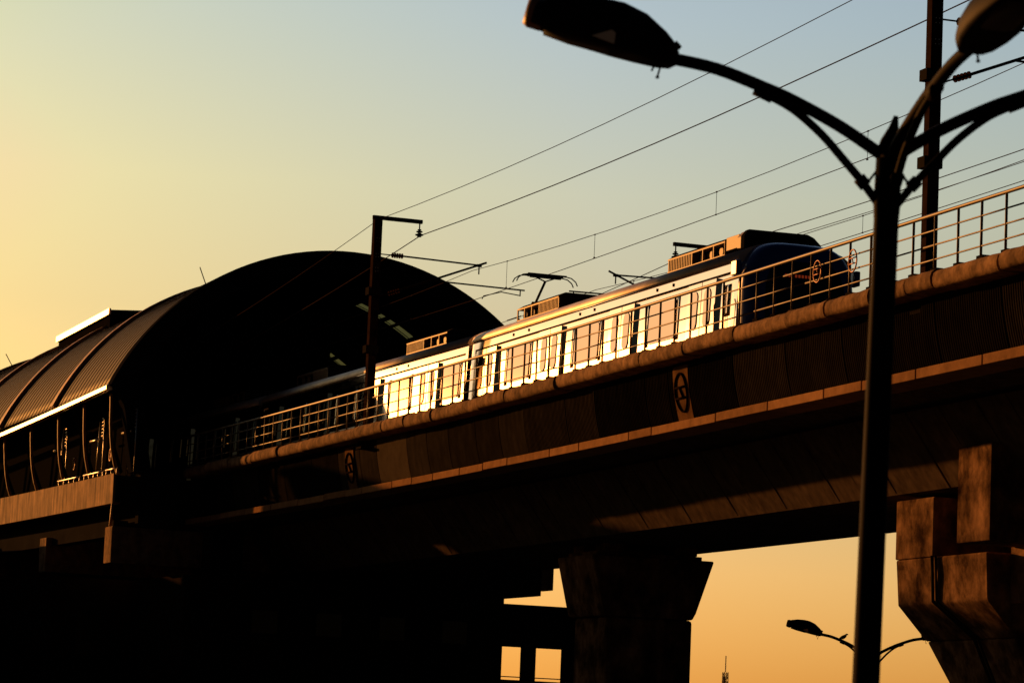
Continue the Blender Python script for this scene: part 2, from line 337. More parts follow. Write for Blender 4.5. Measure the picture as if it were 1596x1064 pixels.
# ------------------------------------------------------------------ piers
def pier(s1, s0, label, kind=0):
    t = thing('viaduct_pier', label, 'pier', PT((s0+s1)/2, 34.9, 0), 'concrete piers under the viaduct')
    if kind == 0:
        m = MB()
        def ring(z, a, b): return [PT(s1, a, z), PT(s0, a, z), PT(s0, b, z), PT(s1, b, z)]
        m.loft([ring(z, a, b) for z, a, b in ((5.75, 33.5, 36.25), (5.95, 33.42, 36.36), (7.42, 33.06, 36.86), (7.5, 33.06, 36.88))])
        m.build('pier_cap', M['pier'], t, bevel=.05)
        MB().box((0, 0, 0), (0, 0, 0)) if False else None
        MB().pbox(s1-.15, s0+.15, 33.62, 36.32, 0, 5.745).build('column', M['pier'], t, bevel=.1)
        m = MB().pbox(s1-.3, s0+.3, 33.3, 36.6, 7.502, 7.62)
        m.pbox(s1-.2, s1-1.0, 33.5, 34.2, 7.622, 7.858); m.pbox(s1-.2, s1-1.0, 35.7, 36.4, 7.622, 7.858)
        m.pbox(s0+.2, s0+1.0, 33.5, 34.2, 7.622, 7.858); m.pbox(s0+.2, s0+1.0, 35.7, 36.4, 7.622, 7.858)
        m.build('bearing', M['pier'], t)
    else:
        f1, f0 = s1, s0
        m = MB(); zz = [(4.55, 33.4, 36.4), (5.38, 32.45, 37.35), (6.38, 32.35, 37.45), (6.9, 32.35, 37.45)]
        # two side blocks joined by the lower cap
        m.loft([[PT(a, x, z), PT(b, x, z), PT(b, y, z), PT(a, y, z)] for z, a, b, x, y in (
            (4.6, f1-.3, f0-.2, 33.3, 36.5), (5.36, f1-.1, f0-.05, 32.5, 37.3), (6.38, f1, f0, 32.4, 37.4))])
        m.build('pier_cap', M['pier'], t, bevel=.04)
        MB().pbox(f0, f0+1.9, 32.38, 37.42, 6.385, 7.72).build('bearing_block', M['pier'], t, bevel=.03)
        MB().pbox(f1+1.62, f1+.08, 31.62, 32.95, 6.5, 8.56).build('restrainer_block', M['pier'], t, bevel=.03)
        MB().pbox(f1+1.7, f1+.01, 32.96, 37.3, 5.3, 7.6).build('cap_extension', M['pier'], t, bevel=.03)
        rings = []
        for z, a, b, x, y in ((0, f1-.5, f0+.9, 33.9, 35.9), (3.0, f1-.45, f0+.7, 33.8, 36.0), (3.6, f1-.4, f0+.4, 33.65, 36.15), (4.2, f1-.33, f0+.05, 33.45, 36.35), (4.595, f1-.3, f0-.18, 33.32, 36.48)):
            rings.append([PT(a, x, z), PT(b, x, z), PT(b, y, z), PT(a, y, z)])
        MB().loft(rings).build('column', M['pier'], t, bevel=.05)
        m = MB(); m.tube([PT(f0+1.95, 32.34, 6.4), PT(f0+1.95, 32.36, 6.0), PT(f0+1.85, 32.44, 5.4), PT(f0+2.3, 33.25, 4.6), PT(f0+3.0, 33.62, 3)], .04, 8)
        m.tube([PT(f0+2.1, 32.35, 6.4), PT(f0+2.1, 32.37, 6.0), PT(f0+2.0, 32.45, 5.4), PT(f0+2.45, 33.26, 4.6), PT(f0+3.15, 33.63, 3)], .03, 8)
        m.build('drain_pipe', M['blackm'], t)
pier(-88.0, -90.9, 'flared concrete pier in the middle of the photo, silhouetted against orange sky')
pier(-62.5, -66.95, 'sunlit stained concrete pier with raised blocks at the right edge', 1)

# ------------------------------------------------------------------ station
SF = -117.5; SE = -186.0
st = thing('metro_station', 'dark arched metro station with barrel vault roof at the left end of the viaduct', 'station', PT(-140, 34.9, 0))
def drop(s): return 0.025*(SF-s)
def VP(s, ang, r=10.0): return PT(s, 34.9+r*cos(radians(ang)), 10.2-drop(s)+r*sin(radians(ang)))
A0, A1 = 155, 24
angs = [A0+(A1-A0)*i/48 for i in range(49)]
slots = [(-125.25, .84, [(71, 66.5), (65.6, 64.2), (63, 61.3), (60.5, 56), (54.8, 52.5)]), (-133.5, .7, [(63.5, 60), (59.4, 58), (57, 50.6)])]
def holes(s, ang):
    for ss_, w_, iv in slots:
        if abs(s-ss_) < w_/2:
            for a, b in iv:
                if b <= ang <= a: return True
    return False
m = MB(); ss = []; s_ = SF
cuts = sorted(set([SF]+[SF-.42*i for i in range(1, 164)]+[-124.83, -125.67, -133.15, -133.85]), reverse=True)
aa = sorted(set(angs+[x for _, _, iv in slots for p in iv for x in p]), reverse=True)
vid = {}
def gv(i, j, o):
    key = (i, j, o)
    if key not in vid:
        vid[key] = len(m.v); m.v.append(VP(cuts[i], aa[j], 10.0 if o else 9.96))
    return vid[key]
def isol(i, j):
    if i < 0 or j < 0 or i >= len(cuts)-1 or j >= len(aa)-1: return False
    return not holes((cuts[i]+cuts[i+1])/2, (aa[j]+aa[j+1])/2)
for i in range(len(cuts)-1):
    for j in range(len(aa)-1):
        if not isol(i, j): continue
        for o in (0, 1): m.f.append((gv(i, j, o), gv(i+1, j, o), gv(i+1, j+1, o), gv(i, j+1, o))); m.sm.append(True)
        for di, dj, e in ((-1, 0, ((i, j), (i, j+1))), (1, 0, ((i+1, j), (i+1, j+1))), (0, -1, ((i, j), (i+1, j))), (0, 1, ((i, j+1), (i+1, j+1)))):
            if not isol(i+di, j+dj):
                (a, b), (c, d) = e; m.f.append((gv(a, b, 0), gv(c, d, 0), gv(c, d, 1), gv(a, b, 1))); m.sm.append(False)
m.build('vault_roof', M['roof'], st)
for ss_, w_, iv in slots:
    for a, b in iv:
        k_ = [a+(b-a)*i/6 for i in range(7)]
        MB().loft([[VP(ss_+w_/2, q, 9.975), VP(ss_-w_/2, q, 9.975), VP(ss_-w_/2, q, 9.985), VP(ss_+w_/2, q, 9.985)] for q in k_]).build('skylight', M['sky'], st)
m = MB(); s_ = SF-.3
while s_ > SE:     # standing seams
    m.loft([[VP(s_, a, 10.0), VP(s_, a, 10.018), VP(s_-.05, a, 10.018), VP(s_-.05, a, 10.0)] for a in angs], True, True); s_ -= .55
m.build('roof_seams', M['roof'], st)
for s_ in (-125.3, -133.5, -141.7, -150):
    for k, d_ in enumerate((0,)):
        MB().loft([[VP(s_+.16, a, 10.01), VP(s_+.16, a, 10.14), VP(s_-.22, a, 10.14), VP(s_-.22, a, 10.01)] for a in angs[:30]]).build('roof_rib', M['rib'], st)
# arch rim at the open end
rim = [[VP(SF+.35, a, 10.03), VP(SF-.3, a, 10.03), VP(SF-.3, a, 9.25), VP(SF+.35, a, 9.25)] for a in angs]
MB().loft(rim).build('arch_rim', M['rimm'], st)
# leg of the rim down to the platform, both sides
for sg in (-1, 1):
    pts = [(9.05, 14.5), (8.75, 14.3), (8.5, 13.6), (8.35, 12.8), (8.25, 12.0), (8.1, 11.3)]
    MB().loft([[PT(SF+.3, 34.9+sg*x, z), PT(SF-.25, 34.9+sg*x, z), PT(SF-.25, 34.9+sg*(x-.75), z), PT(SF+.3, 34.9+sg*(x-.75), z)] for x, z in pts]).build('rim_leg', M['rimm'], st)
# inner ribs
for s_ in (-121.4, -129.4, -137.6, -145.5, -153, -162):
    MB().loft([[VP(s_, a, 9.79), VP(s_-.25, a, 9.79), VP(s_-.25, a, 9.45), VP(s_, a, 9.45)] for a in angs[::2]]).build('inner_rib', M['rimm'], st)
# gutter along the near eave
MB().sweep([(25.62, 0), (25.9, 0)], [0], caps=False) if False else None
g_ = MB(); rings = []
for s_ in srange(SF+.1, -150, 3):
    z = 14.38-0.040*(SF-s_); rings.append([PT(s_, a, z+b) for a, b in ((25.70, -.10), (25.70, .04), (25.78, .10), (25.9, .08), (25.95, -.10))])
g_.loft(rings, smooth=False).build('eave_gutter', M['alu'], st)
# ridge ventilator
v_ = MB(); rings = []
for s_ in (-132.8, -136.6, -140.4):
    z1 = 19.28-drop(s_)+drop(-132.8)-.05*abs(s_+132.8)*.6; rings.append([PT(s_, 30.0, 17.6), PT(s_, 39.8, 17.6), PT(s_, 39.8, z1), PT(s_, 34.9, z1+.35), PT(s_, 30.0, z1)])
v_.loft(rings).build('ridge_ventilator', M['box'], st)
c_ = MB(); rings = []
for s_ in (-132.7, -136.6, -140.5):
    z1 = 19.28-drop(s_)+drop(-132.8)-.05*abs(s_+132.8)*.6; rings.append([PT(s_, 29.9, z1-.2), PT(s_, 29.9, z1+.05), PT(s_, 29.995, z1+.05), PT(s_, 29.995, z1-.2)])
c_.loft(rings).build('ventilator_coping', M['alu'], st)
for s_, a in ((-123, 101), (-146, 110)):
    MB().tube([VP(s_, a+12, 10.0), VP(s_, a+12, 10.75)], .02, 6).build('lightning_rod', M['blackm'], st)
# curved struts and straight struts below the eave
for i, s_ in enumerate((-117.9, -121.6, -125.3, -129.4, -133.5, -137.6, -141.7)):
    dz = -.03*(SF-s_); pts = [(26.0, 14.2+dz), (26.02, 13.7+dz), (26.04, 13.1), (26.08, 12.6), (26.15, 12.1), (26.27, 11.6), (26.4, 11.25)]
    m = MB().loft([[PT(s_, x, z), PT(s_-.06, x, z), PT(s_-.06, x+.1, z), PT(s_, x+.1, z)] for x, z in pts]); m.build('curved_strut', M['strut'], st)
    MB().bar(PT(s_-1.2, 25.95, 14.1+dz), PT(s_+.3, 26.5, 11.3), .09, .09).build('raking_strut', M['rimm'], st)
MB().pbox(SF-.6, SE, 27.25, 27.35, 11.19, 14.9).build('side_screen', M['black'], st)
# platforms, fascia, end walls
MB().pbox(SF, SE, 26.5, 30.85, 10.3, 11.18).build('platform', M['darkc'], st)
MB().pbox(SF, SE, 38.7, 43.6, 10.3, 11.18).build('platform', M['darkc'], st)
m = MB(); rings = []
for s_ in srange(SF, SE, 1.0): rings.append([PT(s_, 26.2, 10.15), PT(s_, 26.498, 10.15), PT(s_, 26.498, 11.22), PT(s_, 26.2, 11.24)])
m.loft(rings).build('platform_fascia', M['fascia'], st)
MB().pbox(SF-.002, SF+.25, 26.3, 28.7, 10.2, 11.16).build('platform_end', M['darkc'], st)
MB().pbox(SF-.01, SF+.4, 27.1, 28.6, 9.3, 11.33).build('end_wall', M['darkc'], st)
MB().pbox(SF-1.2, SE, 43.62, 43.9, 10, 14.4).build('side_wall', M['wall'], st)
MB().pbox(SE, SE-.3, 26, 44, 9, 20).build('rear_wall', M['wall'], st)
# underside beams
MB().pbox(SF-.2, SE, 26.35, 26.9, 8.98, 9.55).build('edge_beam', M['darkc'], st)
MB().pbox(SF-.3, SE, 27.2, 43.2, 9.55, 10.29).build('floor_slab', M['darkc'], st)
MB().pbox(SF+.6, SF-.4, 26.1, 43.6, 7.95, 9.28).build('cross_beam', M['coping'], st, bevel=.03)
MB().tube([PT(SF-.1, 26.2, 9.3), PT(SF-.1, 26.25, 10.15)], .05, 6).build('drain_pipe', M['rib'], st)
for k in range(1, 8): MB().pbox(SF-.2-8.6*k, SF-1.15-8.6*k, 26.1, 43.6, 7.95, 9.28).build('cross_beam', M['coping'], st, bevel=.03)
MB().pbox(-112.2, -190, 33.5, 41.1, 7.46, 8.7).build('concourse_soffit', M['darkc'], st)
MB().pbox(-119, -188, 24.5, 39.5, 3.4, 7.455).build('concourse', M['wall'], st)
for k in range(6): MB().pbox(-118.98, -118.9, 25.5+2.2*k, 26.9+2.2*k, 4.6, 6.3).build('concourse_window', M['pane'], st)
for s_ in (-114, -134, -154, -174):
    for lt in (29, 39.0): MB().pbox(s_, s_-1.2, lt, lt+1.2, 0, 9.2).build('column', M['darkc'], st, bevel=.05)
# platform railings of stainless rungs, signs
for s_, lt, z0 in ((-116.9, 26.78, 11.4), (-121.2, 26.75, 11.4), (-126.5, 26.75, 11.4)):
    m = MB()
    for k in range(6): m.tube([PT(s_, lt, 12.95+.13*k), PT(s_-.55, lt+.06, 12.95+.13*k)], .03, 6)
    m.tube([PT(s_-.3, lt-.1, 12.8), PT(s_-1.5, lt-.1, 12.8)], .045, 6)
    m.tube([PT(s_, lt, 11.2), PT(s_, lt, 13.62)], .022, 6); m.tube([PT(s_-.9, lt, 11.2), PT(s_-.6, lt, 13.62)], .022, 6)
    m.build('ladder_rungs', M['alu'], st)
for s_ in (-119.2, -124.3):
    e = MB(); e.tube([PT(s_-.13*cos(2*pi*k/24), 26.5, 12.05+.22*sin(2*pi*k/24)) for k in range(25)], .03, 6)
    for v in (.06, -.06): e.tube([PT(s_-.12, 26.5, 12.05+v), PT(s_+.12, 26.5, 12.05+v)], .02, 6)
    e.build('railing_emblem', M['emb'], st)
for a, b in ((-117.6, -119.2), (-119.5, -122.3), (-122.8, -126)):
    MB().tube([PT(q, 26.35, 11.46) for q in srange(a, b, 1)], .03, 8).build('foot_rail', M['alu'], st)
    m = MB()
    for q in srange(a-.1, b+.1, .8): m.tube([PT(q, 26.35, 11.2), PT(q, 26.35, 11.45)], .018, 6)
    m.build('rail_stub', M['alu'], st)
# trusses and beams seen faintly in the mouth
m = MB(); m.tube([PT(-119, 27.2, 14.2), PT(-119, 30.4, 14.1)], .05, 6); m.tube([PT(-119, 27.4, 15.3), PT(-119, 28.6, 14.2)], .04, 6)
m.build('tie_rod', M['rimm'], st)

# ------------------------------------------------------------------ footbridge and building behind the pier
fb = thing('footbridge', 'dark covered footbridge with open windows to the left of the middle pier', 'footbridge', PT(-112.5, 44, 0))
SB_ = -112.0
def fbx(l0, l1, z0, z1, s1=SB_, s0=SB_-2.6): return MB().pbox(s1, s0, l0, l1, z0, z1)
fbx(39.6, 46.6, 5.64, 7.1).build('parapet_beam', M['wall'], fb)
fbx(39.6, 46.6, 3.2, 4.36).build('deck', M['wall'], fb)
for a, b in ((40.47, 40.92), (42.08, 42.14), (42.3, 43.0), (44.5, 45.0)): fbx(a, b, 4.362, 5.638, s0=SB_-.4).build('post', M['wall'], fb)
MB().tube([PT(SB_-.1, 39.6, 4.47), PT(SB_-.1, 46.6, 4.47)], .022, 6).build('handrail', M['blackm'], fb)
fbx(41.15, 41.95, 5.56, 5.64, s0=SB_-.3).build('light_fitting', M['blackm'], fb)
for a in (40.6, 45.2): fbx(a, a+.8, 0, 3.2).build('column', M['wall'], fb)
bd = thing('station_building', 'dark plastered block with small windows under the station end of the viaduct', 'building', PT(-114, 30, 0))
MB().pbox(-112.0, -118.9, 27.5, 39.58, 0, 7.44).build('wall', M['wall'], bd)
for a in (30, 32.4, 34.8, 37.2):
    f = MB().pbox(-111.99, -111.93, a, a+.95, 5.55, 6.35).build('window', M['pane'], bd)
    MB().pbox(-111.99, -111.9, a-.07, a+1.02, 5.45, 5.53).build('sill', M['wall'], f, org=PT(-114, 30, 0))

# blocks added on the sunny side, left of frame, to shade the lower viaduct
def block(name, label, s1, s0, l0, l1, h, fl):
    t = thing(name, label, 'building', ((s1+s0)/2, (l0+l1)/2, 0))
    MB().box((s0, l0, 0), (s1, l1, h)).build('wall', M['wall'], t)
    MB().box((s0-.2, l0-.2, h+.002), (s1+.2, l1+.2, h+.25)).build('roof', M['darkc'], t)
    z = 1.2
    while z < h-2:
        for y in range(int((l1-l0)/2.4)):
            MB().box((s1+.003, l0+.7+2.4*y, z), (s1+.05, l0+1.9+2.4*y, z+1.3)).build('window', M['pane'], t)
        for x in range(int((s1-s0)/4)):
            MB().box((s0+1+4*x, l1+.003, z), (s0+2.4+4*x, l1+.05, z+1.3)).build('window', M['pane'], t)
        z += fl
block('shade_tower', 'added narrow dark tower with small windows, off frame, shading the lower viaduct', -126, -128.4, 8, 20.1, 13.85, 3.2)
block('shade_block', 'added long low dark block, off frame, shading the lower station', -128.9, -215, 13, 22.4, 9.3, 3.0)

# ------------------------------------------------------------------ overhead line masts
def mast(s, label, lat=29.3, sg=1, group='overhead line masts'):
    """sg=+1: bracket points away from the camera's side (towards larger lateral)"""
    t = thing('overhead_line_mast', label, 'mast', (0, 0, 0), group)
    def Q(u, x, z): return Vector((u, x*sg, z))       # local: x along track, y lateral from the mast
    t['_o'] = [0, 0, 0]
    m = MB()
    for a, b in ((-.13, -.1), (.1, .13)):
        m.box(tuple(Q(-.12, a, -.6)), tuple(Q(.12, b, 6.75)))
    m.box(tuple(Q(-.015, -.1, -.6)), tuple(Q(.015, .1, 6.75)))
    for k in range(12): m.box(tuple(Q(.085, -.1, -.4+.6*k)), tuple(Q(.12, .1, -.05+.6*k)))
    m.box(tuple(Q(-.12, -.1, -.6)), tuple(Q(-.09, .1, 6.75)))
    m.build('post', M['steel'], t)
    m = MB().box(tuple(Q(-.25, -.28, -.62)), tuple(Q(.25, .28, -.55))); 
    for k in range(6): m.tube([Q(-.2+.08*k, -.22+.02*k, -.56), Q(-.2+.08*k, -.22+.02*k, -.3)], .02, 5)
    m.build('base_plate', M['blackm'], t)
    for z in (2.55, 4.4):
        MB().box(tuple(Q(-.17, -.24, z-.12)), tuple(Q(.17, .18, z+.12))).build('clamp', M['blackm'], t)
    m = MB()
    for z in (5.1, 5.55, 6.05):
        for a in (-.04, .04):
            for b in (-.05, .05): m.tube([Q(.12, a, z+b), Q(.145, a, z+b)], .012, 6)
    m.build('bolts', M['alu'], t)
    MB().bar(Q(0, -.16, 6.78), Q(0, 1.5, 6.78), .12, .12).build('top_arm', M['blackm'], t)
    m = MB(); m.tube([Q(0, 1.42, 6.72), Q(0, 1.42, 6.45)], .022, 6)
    for z, r in ((6.52, .06), (6.46, .1), (6.4, .06), (6.36, .13), (6.31, .07)): m.tube([Q(0, 1.42, z+.015), Q(0, 1.42, z-.02)], r, 10)
    m.tube([Q(-.18, 1.42, 6.36), Q(.18, 1.42, 6.36)], .02, 6)
    m.build('insulator', M['blackm'], t)
    m = MB(); top = 5.62
    m.tube([Q(0, .13, top), Q(0, .5, top)], .02, 6); m.tube([Q(0, .95, top), Q(0, 3.5, top-.05)], .028, 8); m.build('top_tube', M['blackm'], t)
    m = MB(); m.tube([Q(0, .5, top), Q(0, .95, top)], .03, 8)
    for k in range(5): m.tube([Q(0, .54+.08*k, top), Q(0, .57+.08*k, top)], .085, 10)
    m.build('insulator', M['porc'], t)
    m = MB(); m.tube([Q(0, .13, 4.25), Q(0, .45, 4.37)], .02, 6); m.tube([Q(0, .45, 4.37), Q(0, .85, 4.52)], .03, 8)
    for k in range(5): m.tube([Q(0, .49+.08*k, 4.385+.03*k), Q(0, .52+.08*k, 4.395+.03*k)], .08, 10)
    m.build('insulator', M['porc'], t)
    m = MB(); m.tube([Q(0, .85, 4.52), Q(0, 3.75, 5.68)], .034, 8); m.build('bracket_tube', M['blackm'], t)
    m = MB(); m.tube([Q(0, 1.9, 4.93), Q(0, 5.1, 4.9)], .026, 8); m.tube([Q(0, 4.95, 4.9), Q(0, 4.95, 4.7)], .02, 6)
    m.build('registration_tube', M['blackm'], t)
    m = MB(); m.tube([Q(0, 4.95, 4.72), Q(0, 4.3, 4.78), Q(0, 3.7, 4.6), Q(0, 3.65, 4.5)], .018, 6); m.build('steady_arm', M['blackm'], t)
    m = MB(); m.tube([Q(0, 3.5, 5.6), Q(0, 3.5, 5.28)], .022, 6); m.tube([Q(0, 3.42, 5.56), Q(0, 3.58, 5.56)], .05, 8); m.build('clamp', M['blackm'], t)
    return t
def place_mast(t, s, lat):
    t.location = PT(s, lat, 11.6); t.rotation_euler = (0, 0, heading(s))
t1 = mast(0, 'overhead line mast standing before the station arch beside the rear of the train'); place_mast(t1, -98.2, 29.32)
t2 = copy_tree(t1); t2['label'] = 'overhead line mast rising behind the street lamp at the right'; place_mast(t2, -60.0, 29.6)
t3 = mast(0, 'far side overhead line mast, only its bracket and top arm show above the train roof', sg=-1); place_mast(t3, -97.4, 40.75)

# ------------------------------------------------------------------ wires
WS = 1.0
def wire(name, pts, r, parent=None, m='wire'):
    P = []
    for (s0, l0, z0), (s1, l1, z1) in zip(pts[:-1], pts[1:]):
        k = 10
        for i in range(k):
            t = i/k; sag = 4*t*(1-t)*(abs(s1-s0)/39.)**2
            P.append(PT(s0+(s1-s0)*t, l0+(l1-l0)*t, z0+(z1-z0)*t-sag*wire.sag))
    P.append(PT(*pts[-1]))
    return MB().tube(P, r, 5).build(name, M[m], parent)
wire.sag = .2
o = wire('earth_wire', [(-20, 29.5, 18.7), (-60, 29.5, 18.5), (-98.2, 29.35, 18.32), (-117.6, 29.2, 16.45)], .011)
tag(o, 'topmost thin wire running from the top of the left mast up to the upper right', 'wire')
wire.sag = .15
o = wire('feeder_wire', [(-20, 31, 18.15), (-60, 31, 18.05), (-98.2, 30.8, 17.95), (-117.8, 30.6, 16.2)], .016)
tag(o, 'thick wire hung from the insulator under the left mast top arm', 'wire')
def overhead(lat, label, zc, zm, shift):
    t = thing('overhead_line', label, 'overhead line', PT(-80, lat, 16))
    xs = [-20, -60, -98.2, -130]
    wire.sag = .32; sp = []
    wire('messenger_wire', [(x, lat, zm) for x in xs], .0105, t)
    wire.sag = .0
    wire('contact_wire', [(x, lat+.15*(-1)**i, zc) for i, x in enumerate(xs)], .0115, t)
    for q in (-32, -40, -48, -53.5, -61.5, -69.5, -78.8, -87.7, -95.05, -104):
        if q > -60: u = (q+20)/-40.; L_ = 40
        elif q > -98.2: u = (q+60)/-38.2; L_ = 38.2
        else: u = (q+98.2)/-31.8; L_ = 31.8
        z = zm-4*u*(1-u)*(L_/39.)**2*.32
        m = MB().tube([PT(q, lat, z), PT(q, lat, zc)], .007, 4); m.tube([PT(q-.03, lat, z), PT(q+.03, lat, z)], .022, 5); m.tube([PT(q-.03, lat, zc), PT(q+.03, lat, zc)], .022, 5)
        m.build('dropper', M['wire'], t)
    return t
overhead(32.6, 'contact wire and messenger wire with droppers directly above the train', 16.06, 16.98, 0)
overhead(36.9, 'farther pair of track wires showing just above the front car roof', 15.98, 16.75, 0)
wire.sag = .1
tag(wire('feeder_wire', [(-20, 39.2, 17.9), (-60, 39.2, 17.85), (-97.4, 39.25, 17.8), (-117.8, 39.2, 16.6)], .014), 'wire carried by the far side mast arm, highest of the wires behind the cab', 'wire')
tag(wire('earth_wire', [(-20, 40.6, 18.15), (-60, 40.6, 18.1), (-97.4, 40.6, 18.0), (-117.8, 40.5, 17.0)], .011), 'thin wire along the tops of the far side masts behind the cab', 'wire')

# ------------------------------------------------------------------ metro train
ZR = 10.5; LATC = 32.6
train = thing('metro_train', 'stainless steel metro train with blue cab glowing in low sun on the viaduct', 'train', PT(-93.95, LATC, ZR))
train['_o'] = [0, 0, 0]
HW = 1.6
DOORS = [1.6, 7.05, 12.5, 17.95]
def car(front):
    LEN = 20.25 if front else 21.45
    x0 = .3
    def full(x, sc_=1.0, w=HW):
        pr = [(-w, 1.0), (-w, 3.3), (-w, 3.52), (-w*.985, 3.58), (-w*.94, 3.72), (-w*.82, 3.86), (-w*.6, 3.98), (-w*.3, 4.05), (0, 4.07)]
        pr = pr+[(-a, z) for a, z in pr[-2::-1]]
        return [(x, a, z) for a, z in pr]
    m = MB()
    # lower body with recessed sides and protruding door bays, upper cantrail and roof
    rc = HW-.085
    m.sbox(x0, LEN, -rc, rc, 1.0, 3.3, 12)
    m.sbox(x0, LEN, -HW, HW, 3.3, 3.5, 3)
    m.loft([[(x, -HW, .55), (x, HW, .55), (x, HW, .998), (x, -HW, .998)] for x in (x0, LEN)])
    # end frames
    for a, b in ((x0, x0+.28),)+(() if front else ((LEN-.2, LEN),)):
        for sg in (-1, 1): m.sbox(a, b, sg*rc, sg*HW, 1.0, 3.3)
    body = m.build('car_body', M['steelcar'], train, sharp=True)
    m = MB()
    prr = [(x, warp(a, z) if z < 3.56 else a*.985, z) for x, a, z in full(0)[2:-2]]
    m.loft([[(x, a, z) for _, a, z in prr] for x in (x0, x0+.15, x0+.4, LEN/2, LEN)], True, True, True)
    m.build('roof', M['carroof'], body)
    for d in DOORS:
        for sg in (-1, 1):
            for c in (-.45, .45):
                dm = MB().sbox(d+c-.44, d+c+.44, sg*rc, sg*HW, 1.05, 3.24).build('door', M['doorst'], body, sharp=True)
                g2 = []; cx = d+c*.92; hh = .20
                for k in range(24):
                    a = 2*pi*k/24; x_ = max(-1, min(1, cos(a)*1.15)); z_ = sin(a)
                    g2.append((cx+hh*x_, 2.55+.5*(abs(z_)**.5)*(1 if z_ > 0 else -1)))
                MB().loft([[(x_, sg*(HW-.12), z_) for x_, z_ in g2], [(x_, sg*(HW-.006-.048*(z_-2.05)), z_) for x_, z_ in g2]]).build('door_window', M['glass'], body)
            MB().sbox(d-.01, d+.01, sg*(HW-.02), sg*(HW+.004), 1.05, 3.24).build('door_seal', M['black'], body)
    def window(a, b):
        for sg in (-1, 1):
            r = .12; pts = []
            for cx, cz, a0 in ((b-r, 3.05-r, 0), (a+r, 3.05-r, 90), (a+r, 2.02+r, 180), (b-r, 2.02+r, 270)):
                for k in range(5): t = radians(a0+22.5*k); pts.append((cx+r*cos(t), cz+r*sin(t)))
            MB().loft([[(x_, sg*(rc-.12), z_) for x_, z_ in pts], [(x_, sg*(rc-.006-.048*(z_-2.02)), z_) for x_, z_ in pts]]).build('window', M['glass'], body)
            MB().sbox(a-.25, a-.03, sg*(rc-.002), sg*(rc+.012), 1.96, 3.12).build('window_trim', M['doorst'], body); f = MB().sbox(b+.03, b+.22, sg*(rc-.002), sg*(rc+.012), 1.96, 3.12)
            f.build('window_trim', M['doorst'], body)
    for d in DOORS[:-1]: window(d+.9+.95, d+.9+2.75)
    # coloured stripe lines and little marker fittings under the gutter
    for sg in (-1, 1):
        m = MB()
        for x in (3.9, 5.2, 9.3, 10.4, 14.9, 16.0): m.box((x, min(sg*(HW-.12), sg*(HW-.07)), 3.37), (x+.05, max(sg*(HW-.12), sg*(HW-.07)), 3.45))
        m.build('marker_lamp', M['black'], body)
        m = MB()
        for z in (1.78, 1.6): m.sbox(x0+.3, LEN-.1, sg*(rc-.01), sg*(rc+.004), z, z+.07, 1)
        m.build('stripe', M['carroof'], body)
        MB().tube([(x0, sg*(HW-.088), 3.535), (LEN, sg*(HW-.088), 3.535)], .02, 6).build('gutter', M['steelcar'], body)
    if not front:
        window(19.2, 20.6)
    # roof units
    for a, b in ((2.75, 6.2), (14.35, 18.1)):
        u = MB()
        u.box((a, -1.0, 3.96), (b, 1.0, 4.0)); u.box((a, -1.0, 4.30), (b, 1.0, 4.34))
        sol = a+1.5 if b < 10 else b-1.5       # louvred half and open fan half
        sa, sb = (a, sol) if b > 10 else (a, a+1.5)
        sa, sb = (b-1.6, b) if not b > 10 else (a, a+1.6)
        u.box((sa, -.985, 4.001), (sb, .985, 4.299))
        k = sa+.05
        while k < sb-.04:
            for y0 in (-1.0, .985): u.box((k, y0, 4.0), (k+.03, y0+.015, 4.3))
            k += .11
        oa, ob = (a, b-1.6) if not b > 10 else (a+1.6, b)
        k = oa
        while k < ob-.03:
            for y0 in (-1.0, .96): u.box((k, y0, 4.0), (k+.04, y0+.04, 4.3))
            k += (ob-oa-.04)/3.0001
        for y0 in (-1.0, .96): u.box((ob-.04, y0, 4.0), (ob, y0+.04, 4.3))
        u2 = u.build('ac_unit', M['acb'], body)
        MB().box((oa+.02, -.8, 4.002), (ob-.02, .8, 4.298)).build('ac_core', M['black'], body)
        MB().loft([[(x_, -.99, 4.342), (x_, .99, 4.342), (x_, .8, 4.46), (x_, -.8, 4.46)] for x_ in (a-.02, b+.05)]).build('ac_unit_lid', M['darkc'], body)
        MB().box((b+.003, -.97, 3.97), (b+.05, .97, 4.33)).build('ac_unit_end', M['darkc'], body)
        g3 = MB()
        for k in range(3): g3.tube([(oa+.35+.62*k, -.85, 4.15), (oa+.35+.62*k, -.8, 4.15)], .12, 12)
        g3.build('ac_fan', M['acb'], body)
    MB().box((-.34, -.9, 1.1), (x0+.02, .9, 3.6)).build('gangway', M['black'], body)
    for bx in (3.0, 17.6):
        b_ = MB().box((bx-1.3, -1.2, .35), (bx+1.3, 1.2, .6))
        for wx in (bx-1.1, bx+1.1):
            for y in (-.8, .7): b_.tube([(wx, y, .43), (wx, y+.12, .43)], .43, 20)
        b_.build('bogie', M['black'], body)
    if front:
        # blue cab mask
        def sec(x, k, dz, rake=0.0):
            w_ = HW*k; top = 4.05-dz; pts = []
            for i in range(33):
                a = pi*i/32; cx, sx = cos(a), sin(a)
                y = -w_*(abs(cx)**.52)*(1 if cx > 0 else -1); z = 2.3+(top-2.3)*(abs(sx)**.62)
                pts.append((x-rake*max(0, (z-2.3))/1.7, y, z))
            pts += [(x, w_, 1.4), (x, w_*.97, .8), (x, -w_*.97, .8), (x, -w_, 1.4)]
            return pts
        m = MB(); m.loft([sec(LEN, .965, .0), sec(LEN+.2, .945, .02), sec(LEN+.42, .885, .08, .06), sec(LEN+.58, .80, .18, .12), sec(LEN+.66, .71, .32, .16), sec(LEN+.69, .50, .8, .18)], True, True, True)
        m.build('cab_mask', M['blue'], body)
        m = MB(); wn = []
